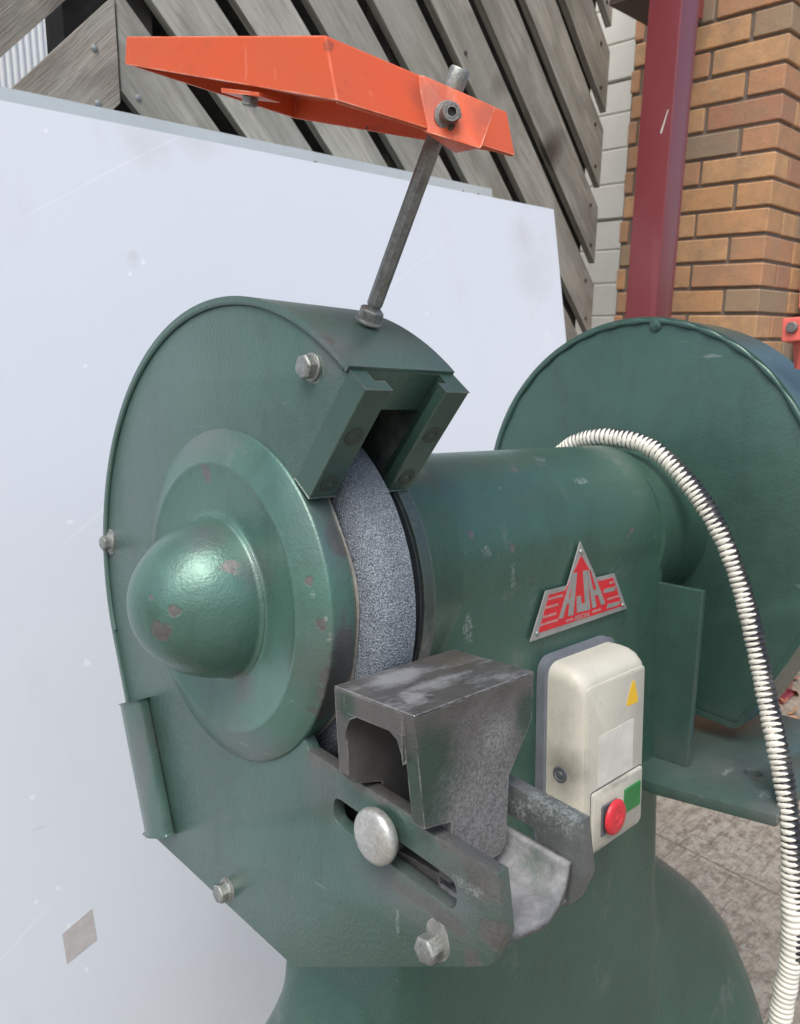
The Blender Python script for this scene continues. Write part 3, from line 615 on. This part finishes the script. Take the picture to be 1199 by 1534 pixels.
for v in bmw.verts:
    a = math.atan2(v.co.z, v.co.y); k = 1+.006*math.sin(5*a+1)+.003*math.sin(11*a); v.co.x += .0016*math.sin(4*a+.7)+.0008*math.sin(9*a)
    v.co.y *= k; v.co.z *= k
part('cover_lip', bmw, M['bare_lip'], cov, 60)
part('gap_dark_ring', lathe([(.0768, .085), (.0768, .1290), (.0781, .1290), (.0781, .085)], None, 96, closed=True), M['dark'], lg, 30)  # added black ring, paints the shade in the gap beside the wheel
part('inner_cover_edge', lathe([(.0800, .1235), (.0800, .1302), (.0912, .1302), (.0912, .1235)], None, 128, closed=True), M['green_old'], lg, 30)
# chips in the paint, shaped patches lying on the dome
def chip_on(cx, fx, yz, size, seed, parent, mat):
    pass
# --- grinding wheel
part('grinding_wheel', lathe([(.0262, 0), (.0262, .116)]+smoothprof([(.0264, .122), (.0275, .1295), (.0300, .1350), (.0345, .1392), (.0405, .1417), (.0470, .1428)], 4)+[(.0585, .1428), (.060, .141), (.060, 0)], None, 160), M['wheel'], smooth=50)
# --- guard bolts
def hexbolt(p, d, af, h, mat, parent, washer=0., rot=.2, name='bolt'):
    m = along(p, d); R_ = af/math.sqrt(3); bmv = bmesh.new()
    poly = [(R_*math.cos(rot+i*math.pi/3), R_*math.sin(rot+i*math.pi/3)) for i in range(6)]
    prism(poly, 0, h*.86, lambda a, b, dd: Vector((dd, a, b)), bmv)
    top = [(.86*h, poly), (h, [(a*.86, b*.86) for a, b in poly])]
    A = [bmv.verts.new((.86*h, a, b)) for a, b in top[0][1]]; B = [bmv.verts.new((h, a, b)) for a, b in top[1][1]]
    for i in range(6): bmv.faces.new((A[i], A[(i+1) % 6], B[(i+1) % 6], B[i]))
    bmv.faces.new(B)
    bmesh.ops.remove_doubles(bmv, verts=bmv.verts[:], dist=1e-6)
    if washer: lathe([(-.0005, 0), (-.0005, washer), (.0014, washer), (.0016, washer*.9), (.0016, 0)], None, 28, bmv)
    bmesh.ops.transform(bmv, matrix=m, verts=bmv.verts[:])
    return part(name, bmv, mat, parent, 30, bevel=.0003, seg=1)
hexbolt((.0005, -.1080, .1650), (-1, 0, 0), .0142, .0085, M['bolt'], lg, .0090, .1)
hexbolt((.0005, .2085, .0175), (-1, 0, 0), .0125, .0085, M['bolt'], lg, .009, .5)
hexbolt((.0005, .0180, -.2480), (-1, 0, 0), .0140, .0090, M['bolt'], lg, .0088, .3)
hexbolt((.0005, -.2150, -.1765), (-1, 0, 0), .0148, .0095, M['bolt'], lg, .0, .15)
# bare metal halos where the nuts rubbed the paint
def patch(cy, cz, r0, r1, seed, parent, mat, x=.0004, th=.00035, name='bare_patch', sy=1., sz=1., rot=0):
    rnd = random.Random(seed); N_ = 26; pts = []
    for i in range(N_):
        a = 2*math.pi*i/N_; r = r0+(r1-r0)*(.5+.5*math.sin(a*2+seed))*rnd.uniform(.6, 1.3); y = r*math.cos(a)*sy; z_ = r*math.sin(a)*sz
        pts.append((cy+y*math.cos(rot)-z_*math.sin(rot), cz+y*math.sin(rot)+z_*math.cos(rot)))
    return part(name, prism(pts, x-th, x+.0002, FX), mat, parent, 30)
patch(-.1085, .1645, .0095, .0118, 1, lg, M['lip'], th=.0001); patch(-.2185, -.1720, .0090, .0125, 5, lg, M['lip'], th=.0001); patch(.017, -.247, .0095, .0115, 3, lg, M['lip'], th=.0001); patch(.2075, .0175, .010, .0125, 4, lg, M['lip'], sy=.8)
# rear bracket on the left edge
dU = Vector((-.0405, -.1119)).normalized(); P1 = Vector((.174, -.1290)); dV = Vector((dU[1]*-1, dU[0]))
def BR(s, t): p = P1+dU*s+dV*t; return (p[0], p[1])
bmv = bmesh.new(); sec = [(.0, -.034), (-.0095, -.034), (-.0105, -.012), (-.0105, -.002), (-.002, .027), (.008, .030), (.008, .018), (.0, .0)]
tl = [(x, -t) for x, t in sec]
A = []; B = []
for x, t in sec:
    # t grows outward (towards +y)
    a = P1+Vector((1, -.36)).normalized()*t; b = a+dU*.122
    A.append(bmv.verts.new((x, a[0], a[1]))); B.append(bmv.verts.new((x, b[0], b[1])))
bmv.faces.new(A); bmv.faces.new(B[::-1])
for i in range(len(sec)): bmv.faces.new((A[i], A[(i+1) % len(sec)], B[(i+1) % len(sec)], B[i]))
part('edge_bracket', bmv, M['green'], lg, 30, bevel=.0025)
# --- tool rest
tr_ = bmesh.new()
part_top = box(-.0182, .0905, -.2180, -.1485, -.0445, -.0312)
FRW = [(-.0182, -.0312), (.0905, -.0312), (.0890, -.062), (.0740, -.082), (.0660, -.092), (.0640, -.136), (.0590, -.1415), (.0125, -.1415), (.0125, -.1030), (-.0100, -.0990), (-.0105, -.095)]
BKW = [(-.0182, -.0312), (.0905, -.0312), (.0860, -.070), (.0760, -.095), (.0760, -.150), (.0125, -.150), (.0125, -.0985), (-.0085, -.0930), (-.0150, -.0860)]
part_top = box(-.0182, .0905, -.2085, -.1575, -.0445, -.0312)
prism(FRW, -.2180, -.2080, FY, part_top); prism(BKW, -.1580, -.1485, FY, part_top)
for yc, s_ in ((-.2081, 1), (-.1579, -1)):
    prism([(yc, -.0443), (yc+s_*.012, -.0443), (yc+s_*.0045, -.0480), (yc+s_*.0008, -.0560), (yc, -.062)], -.0178, .0885, FX, part_top)
tr = part('tool_rest', part_top, M['steel_rest'])
part('rest_top', box(-.0182, .0905, -.2180, -.1485, -.0312, -.0300), M['steel_top'], tr, bevel=.0005, seg=1)
part('cross_web', box(.0125, .0760, -.2080, -.1580, -.150, -.140), M['steel_rest'], tr)
part('clamp_bolt', lathe([(.0, 0), (.0, .005), (.09, .005), (.09, 0)], T(0, -.1740, -.1322), 20), M['bolt_old'], tr, 40)
part('clamp_knob', lathe(smoothprof([(-.0145, 0), (-.0142, .008), (-.0128, .0145), (-.0105, .0172), (-.0078, .0178)], 3)+[(-.0055, .017), (-.0045, .0165), (-.0045, .009), (0, .009)], T(0, -.1740, -.1215), 48), M['knob'], tr, 50)
# --- eye shield
rd = Vector((0, -.0842, .1389)).normalized(); RP = Vector((.055, -.1010, .1985))
rod = part('shield_rod', lathe([(-.004, 0), (-.004, .0040), (.010, .0040), (.0115, .0048), (.013, .0054), (.150, .0054), (.1515, .0050), (.1515, 0)], along(RP, rd), 8), M['steel_rod'], smooth=20)
hexbolt(RP, rd, .0150, .0095, M['bolt'], rod, .0095, .1, 'lock_nut')
bmt = bmesh.new()
for i in range(5): lathe([(.0095+i*.0011, .0036), (.0100+i*.0011, .0044), (.0106+i*.0011, .0036)], None, 16, bmt)
bmesh.ops.transform(bmt, matrix=along(RP, rd), verts=bmt.verts[:])
part('thread', bmt, M['bolt_old'], rod, 30)
part('rod_cap', lathe([(.143, 0), (.143, .0062), (.1605, .0062), (.162, .0052), (.162, 0)], along(RP, rd), 24), M['bolt'], rod, 40)
def V(*p): return Vector(p)
bmv = bmesh.new()
# hood: closed wedge, left cheek in plane x=-.037
FT, FB = (-.1745, .3295), (-.1835, .2950); RT, RB = (.050, .4035), (.054, .3860)
xl, xr = -.0385, .112
LFT = V(xl, *FT); LFB = V(xl, *FB); LRT = V(xl, *RT); LRB = V(xl, *RB)
RFT = V(xr, *FT); RFB = V(xr, FB[0]+.002, .3010); RRT = V(xr, *RT); RRB = V(xr, *RB)
vs = [bmv.verts.new(p) for p in (LFT, LFB, LRT, LRB, RFT, RFB, RRT, RRB)]
for f in ((0, 1, 3, 2), (4, 6, 7, 5), (0, 2, 6, 4), (0, 4, 5, 1), (2, 3, 7, 6)): bmv.faces.new([vs[i] for i in f])
hood = part('eye_shield', bmv, M['orange'], bevel=.0012)
sm_ = hood.modifiers.new('s', 'SOLIDIFY'); sm_.thickness = .0025; sm_.offset = -1
hood['label'] = 'orange plastic eye shield hood'
cl = bmesh.new()
ct = [(.0290, -.1745, .3290), (.0310, -.1780, .3285), (.0660, -.2030, .3130), (.0680, -.1765, .3250)]; cb_ = [(.0270, -.1800, .2965), (.0300, -.1840, .2945), (.0510, -.2045, .2860), (.0560, -.1800, .2900)]
va_ = [cl.verts.new(p) for p in ct]; vb_ = [cl.verts.new(p) for p in cb_]; cl.faces.new(va_); cl.faces.new(vb_[::-1])
for i in range(4): cl.faces.new((va_[i], vb_[i], vb_[(i+1) % 4], va_[(i+1) % 4]))
blk = part('clamp_block', cl, M['orange'], hood, bevel=.0012)
part('socket_screw', lathe([(0, 0), (.0, .0080), (.0018, .0080), (.0022, .0058), (.0085, .0056), (.0095, .0050), (.0095, .0026), (.0055, .0024), (.0055, 0)], along((.0392, -.1890, .3050), (-.62, -1, -.1)), 28), M['bolt_old'], hood, 40)
part('window_clip', prism([(-.112, .3175), (-.112, .3195), (-.072, .3335), (-.072, .3310)], xl+.001, xl+.016, FX), M['orange'], hood)
hexbolt((-.0320, -.0950, .3230), (0, .3, -1), .009, .005, M['bolt_old'], hood, .0, .1, 'wing_nut')
# --- name plate
yp = -.0918
pl = [(.3349,.0138),(.3649,-.0266),(.3987,-.0268),(.4257,-.0684),(.2569,-.0705),(.2796,-.0265),(.3143,-.0268)]
red = [(.3366,-.0002),(.3556,-.0207),(.3678,-.0306),(.396,-.0308),(.4154,-.0639),(.2689,-.0644),(.2844,-.0311),(.3111,-.0309),(.324,-.0157)]
np_ = part('name_plate', prism(pl, yp, yp+.0012, FY), M['plate'], bevel=.0002, seg=1)
part('red_field', prism(red, yp-.0003, yp+.0004, FY), M['plate_red'], np_)
LA = [(.3215,-.0159),(.3296,-.016),(.3246,-.0573),(.3158,-.0567),(.3174,-.0447),(.3132,-.0445),(.3073,-.0572),(.3004,-.0567)]
LJ = [(.3395,-.0159),(.3474,-.0163),(.3542,-.057),(.3306,-.0561),(.3297,-.0398),(.3369,-.0402),(.3387,-.0488),(.3443,-.0487)]
LH = [(0.3465, -0.0166), (0.3504, -0.0165), (0.3658, -0.0561), (0.358, -0.0563)]
LH2 = [(0.3529, -0.0163), (0.3565, -0.0159), (0.3818, -0.0555), (0.3739, -0.0561)]
LH3 = [(0.3578, -0.0382), (0.3658, -0.038), (0.3682, -0.0445), (0.3598, -0.0442)]
for L_ in (LA, LJ): part('letter', prism(L_, yp-.0006, yp-.0002, FY), M['plate'], np_)
hb = prism(LH, yp-.0006, yp-.0002, FY); prism(LH2, yp-.00062, yp-.0002, FY, hb); prism(LH3, yp-.00058, yp-.0002, FY, hb); part('letter', hb, M['plate'], np_)
part('letter_counter', prism([(.3205,-.0300),(.3182,-.0395),(.3157,-.0395)], yp-.0008, yp-.0005, FY), M['plate_red'], np_)
for b in ([(.3794,-.0404),(.4014,-.0406),(.3993,-.0449),(.3786,-.0444)], [(.3868,-.0569),(.4117,-.0579),(.4083,-.0616),(.3851,-.0615)]):
    part('printed_bar', prism(b, yp-.0006, yp-.0002, FY), M['plate'], np_)
def text(s, x, z, size, mat, name, shear=0, sx=1):
    cu = bpy.data.curves.new('t', 'FONT'); cu.body = s; cu.size = size; cu.extrude = .00012; cu.shear = shear
    ob = bpy.data.objects.new('t', cu); COL.objects.link(ob); bpy.context.view_layer.update()
    me = bpy.data.meshes.new_from_object(ob.evaluated_get(bpy.context.evaluated_depsgraph_get())); bpy.data.objects.remove(ob)
    b = bmesh.new(); b.from_mesh(me)
    for v in b.verts: a, c_, d = v.co; v.co = (x+a*sx, yp-.0004-d, z+c_)
    part(name, b, mat, np_)
text('BISON', .3275, -.0637, .0068, M['plate'], 'printed_word', 0, 1.3)
for (x, z, w) in ((.2815, -.036, .024), (.278, -.0435, .021), (.2745, -.0518, .022), (.2715, -.0585, .026), (.389, -.0365, .008), (.386, -.053, .021), (.313, -.0622, .011), (.358, -.0612, .016)):
    b = bmesh.new(); x1 = x
    while x1 < x+w:
        ww = random.uniform(.0008, .0022); box(x1, x1+ww, yp-.0005, yp-.0002, z, z+.0022, b); x1 += ww+random.uniform(.0004, .0012)
    part('fine_print', b, M['plate_print'], np_)
for x, z in ((.3362, .0035), (.4170, -.0633), (.2672, -.0645)):
    part('rivet', lathe([(0, .0026), (.0010, .0022), (.0016, .0012), (.0018, 0)], along((x, yp, z), (0, -1, 0)), 14), M['bolt'], np_, 60)
# --- control box
cb_prof = [(-.0905, 0), (-.096, 0), (-.118, .0008), (-.130, .004), (-.1355, .010), (-.136, .0125)]
def rr(x0, x1, z0, z1, r, n=6): return roundpoly([(x0, z0), (x1, z0), (x1, z1), (x0, z1)], r, n)
def loft(layers):
    b = bmesh.new(); rs = [[b.verts.new((x, y, z)) for x, z in rr(x0, x1, z0, z1, r)] for (y, x0, x1, z0, z1, r) in layers]
    for A, B in zip(rs, rs[1:]):
        for i in range(len(A)): b.faces.new((A[i], A[(i+1) % len(A)], B[(i+1) % len(A)], B[i]))
    b.faces.new(rs[-1]); b.faces.new(rs[0][::-1]); return b
X0, X1, Z0, Z1 = .277, .392, -.279, -.094
lay = []
for y, ins in ((-.089, 0), (-.108, 0.0), (-.118, .001), (-.126, .0035), (-.1325, .008), (-.1352, .0125)):
    lay.append((y, X0+ins*.42, X1-ins*.45, Z0+ins*.6, Z1-ins*1.15, .016))
cb = part('control_box', loft(lay), M['cream'], smooth=50); cb['label'] = 'grimy cream plastic starter box'
part('gasket', loft([(-.0885, X0-.005, X1+.003, Z0-.003, Z1+.005, .018), (-.0975, X0-.005, X1+.003, Z0-.003, Z1+.005, .018)]), M['grime2'], cb, 50)
part('raised_panel', loft([(-.1345, .2840, .3850, -.2740, -.1105, .006), (-.1363, .2840, .3850, -.2740, -.1105, .006), (-.1367, .2847, .3843, -.2733, -.1112, .006)]), M['cream'], cb, 40)
yq = -.1367
part('warning_sticker', prism(roundpoly([(.3610, -.1215), (.3650, -.1215), (.3730, -.1420), (.3710, -.1452), (.3520, -.1445), (.3515, -.1415)], .001, 3), yq-.0003, yq, FY), M['yellow'], cb)
part('blank_label', prism(roundpoly([(.3035, -.1610), (.3655, -.1600), (.3655, -.2110), (.3035, -.2110)], .002, 3), yq-.0003, yq, FY), M['label'], cb)
sp_ = part('switch_plate', loft([(yq, .2925, .3815, -.2690, -.2130, .003), (yq-.0022, .2925, .3815, -.2690, -.2130, .003), (yq-.0028, .2935, .3805, -.2680, -.2140, .003)]), M['cream'], cb, 40)
part('panel_groove', prism(roundpoly([(.2912, -.2117), (.3828, -.2117), (.3828, -.2703), (.2912, -.2703)], .003, 3), yq-.0002, yq+.0004, FY), M['grime'], cb)
gb_ = part('start_button', box(.3470, .3765, yq-.0045, yq-.002, -.2510, -.2260), M['green_btn'], cb, bevel=.0008, seg=1)
part('button_collar', box(.3060, .3330, yq-.0045, yq-.002, -.2590, -.2290), M['grime'], cb, bevel=.001, seg=1)
part('stop_button', lathe([(.0, .0095), (.0065, .0095), (.0072, .0155), (.0080, .0170), (.0095, .0170), (.0112, .0155), (.0122, .0115), (.0122, .0065), (.0116, .006), (.0116, .0035), (.0122, .003), (.0122, 0)], along((.3215, yq, -.2425), (0, -1, 0)), 48), M['red'], cb, 50)
part('knockout', lathe([(-.0004, .0075), (.0008, .0075), (.0012, .006), (.0002, .0052), (.0002, .003), (.0014, .0022), (.0014, 0)], along((.2772, -.1130, -.1965), (-1, 0, 0)), 28), M['grime'], cb, 40)
# --- right guard
GX = .60; gy, gz, gr = .008, .024, .233
def o2(l): return [(a, b) for a, b in l]
back2 = arc(gr-.004, -20+0, 200, 90, (gy, gz))
low2 = roundpoly([(gy+gr*math.cos(math.radians(200)), gz+gr*math.sin(math.radians(200))), (-.222, -.080), (-.140, -.2321), (-.088, -.226), (.14, -.20), (gy+gr*math.cos(math.radians(-20)), gz+gr*math.sin(math.radians(-20)))], [0, .02, .012, .01, .01, 0], 4)
rg = part('wheel_guard', plate(arc(gr-.0035, -20, 200, 90, (gy, gz))+low2[1:-1], [], GX+.001, GX+.010), M['green_back'], smooth=35)
rg['label'] = 'right wheel guard housing behind the column'
strip(arc(gr, -20, 200, 100, (gy, gz)), GX-.0015, GX+.10, .005, 'guard_band', M['green_back'], rg)
strip(low2[1:-1], GX-.001, GX+.10, -.006, 'guard_floor', M['green_back'], rg)
bmr = bmesh.new(); prev = None
for a, b in arc(gr-.005, 0, 180, 110, (gy, gz)):
    p = V(GX, a, b); rad = V(0, a-gy, b-gz).normalized(); wob = 1+.25*math.sin(a*190)
    ring = [bmr.verts.new(p + rad*(.0035*wob*math.cos(t)) + V(-1, 0, 0)*(.0025*wob*math.sin(t))) for t in [i*math.pi/4 for i in range(8)]]
    if prev:
        for i in range(8): bmr.faces.new((prev[i], prev[(i+1) % 8], ring[(i+1) % 8], ring[i]))
    prev = ring
part('rim_seam', bmr, M['green_back'], rg, 60)
part('weld_blob', lathe(smoothprof([(-.004, 0), (-.003, .005), (.0, .009), (.003, .010)], 3), along((GX, gy-.028, gz+gr-.011), (1, 0, 0)), 20), M['green_back'], rg, 60)
part('outer_plate', plate(arc(gr-.0035, -20, 200, 90, (gy, gz))+low2[1:-1], [], GX+.088, GX+.098), M['green_back'], rg, 35)
# second shield bracket in pale red plastic
es2 = part('eye_shield', box(.585, .64, -.215, -.1755, .2125, .2380), M['red_plastic'], bevel=.002)
es2['label'] = 'pale red shield bracket on the right wheel guard'
b = box(.60, .70, -.250, -.186, .2480, .285, None); part('shield_arm', b, M['red_plastic'], es2, bevel=.002)
part('shield_foot', lathe([(0, .012), (.03, .004), (.03, 0)], along((.610, -.190, .2140), (0, .15, -1)), 4), M['red_plastic'], es2)
part('socket_screw', lathe([(0, .006), (.003, .006), (.004, .005), (.004, 0)], along((.5848, -.1865, .2270), (-1, 0, 0)), 20), M['bolt_old'], es2, 40)
# --- bracket under the right guard
gs = [(-.085, -.052), (-.1395, -.054), (-.1294, -.2567), (-.06, -.2567)]
br = part('support_bracket', prism(gs, .500, .508, FX), M['green_back'], bevel=.0012)
hole = arc(.0100, 0, 360, 24, (.540, -.186))[:-1]
ft = [(.445, -.085), (.508, -.085), (.72, -.060), (.72, -.235), (.4625, -.2420)]
# foot plate built with a round hole (curve fill), laid flat
bmf = plate([(a, b) for a, b in [(.440, -.1250), (.4620, -.2400), (.74, -.2280), (.74, -.055), (.44, -.055)]][::-1], [hole], -.0065, .0065, .001)
for v in bmf.verts: x, y, z = v.co; v.co = (y, z, -.2567-.0065+x)
part('foot_plate', bmf, M['green_back'], br, 35)
# --- conduit
cpts = [V(.545, .120, .030), V(.540, .085, .078), V(.535, .050, .1015), V(.531, .020, .1080), V(.53, -.0079, .1085), V(.53, -.0475, .1012), V(.53, -.0856, .0777), V(.53, -.1264, .0321), V(.53, -.1546, -.019), V(0.5300, -0.1791, -0.0850), V(0.5180, -0.2047, -0.1570), V(0.5000, -0.2256, -0.2108), V(0.4820, -0.2448, -0.2688), V(0.4750, -0.2549, -0.3323), V(0.4750, -0.2575, -0.3952), V(0.4750, -0.2485, -0.4732), V(.475, -.235, -.64), V(.475, -.215, -.74), V(.475, -.205, -.84), V(.475, -.20, -.93)]
path = [Vector(p) for p in smoothprof([tuple(p) for p in cpts], 40)]
seg = [0.]
for a, b in zip(path, path[1:]): seg.append(seg[-1]+(b-a).length)
Ltot = seg[-1]; step = .0009; ns = int(Ltot/step)
bmc = bmesh.new(); pa = bmc.verts.layers.float.new('paint'); prev = None; j = 0; up = V(1, 0, 0); nr = 22
for i in range(ns):
    s_ = i*step
    while j < len(seg)-2 and seg[j+1] < s_: j += 1
    t = (s_-seg[j])/max(1e-9, seg[j+1]-seg[j]); p = path[j].lerp(path[j+1], t) + V(.0012*math.sin(s_*31), .0012*math.sin(s_*27+1), 0); d = (path[j+1]-path[j]).normalized()
    pit = .0060; ph = (s_/pit + .12*math.sin(s_*63) + .08*math.sin(s_*151)) % 1; crest = .5+.5*math.cos(2*math.pi*ph); crest = crest**.6
    r = (.0092 + .0003*math.sin(s_*47) + .0003*math.sin(s_*23+2))+.0015*crest*(1+.25*math.sin(s_*211))
    n1 = (up - d*up.dot(d)).normalized(); n2 = d.cross(n1)
    ring = []
    u = s_/Ltot
    for k in range(nr):
        a = 2*math.pi*k/nr; nn = n1*math.cos(a)+n2*math.sin(a)
        v = bmc.verts.new(p+nn*r)
        side = -nn.x*.85 + nn.y*.42 - nn.z*.22      # painted from the left / above
        amt = side*1.8 - .82 + .26*math.sin(s_*37)+.20*math.sin(s_*91+1) + (.30 if .03 < u < .20 else 0)
        low_ = min(1, max(0, (-.33-p.z)*30))
        if -.405 < p.z < -.375 and side < .35: low_ = 0
        hi = .5 + min(.6, max(-1.3, amt))*.8 + (crest-.55)*1.4
        v[pa] = max(0, min(1, hi*(1-low_) + low_*(.98+.1*side)))
        ring.append(v)
    if prev:
        for k in range(nr): bmc.faces.new((prev[k], prev[(k+1) % nr], ring[(k+1) % nr], ring[k]))
    prev = ring
cd_ = fin('corrugated_conduit', bmc, M['conduit'], None, 80)
tag(cd_, 'black corrugated cable conduit spattered with white paint, draped over the grinder', 'conduit')
# --- tape residue on the board
tp = prism([(0, 0), (.075, .02), (.075, .10), (.0, .075)], -.0006, -.0001, FY)
fin('tape_patch', tp, M['tape'], wb, mtx=T(1.028, 0, .300) @ Matrix.Scale(.62, 4))
for o in list(COL.objects):
    if o.type == 'MESH' and o.parent is None and not o.get('label') and not o.get('kind'): print('UNTAGGED', o.name)
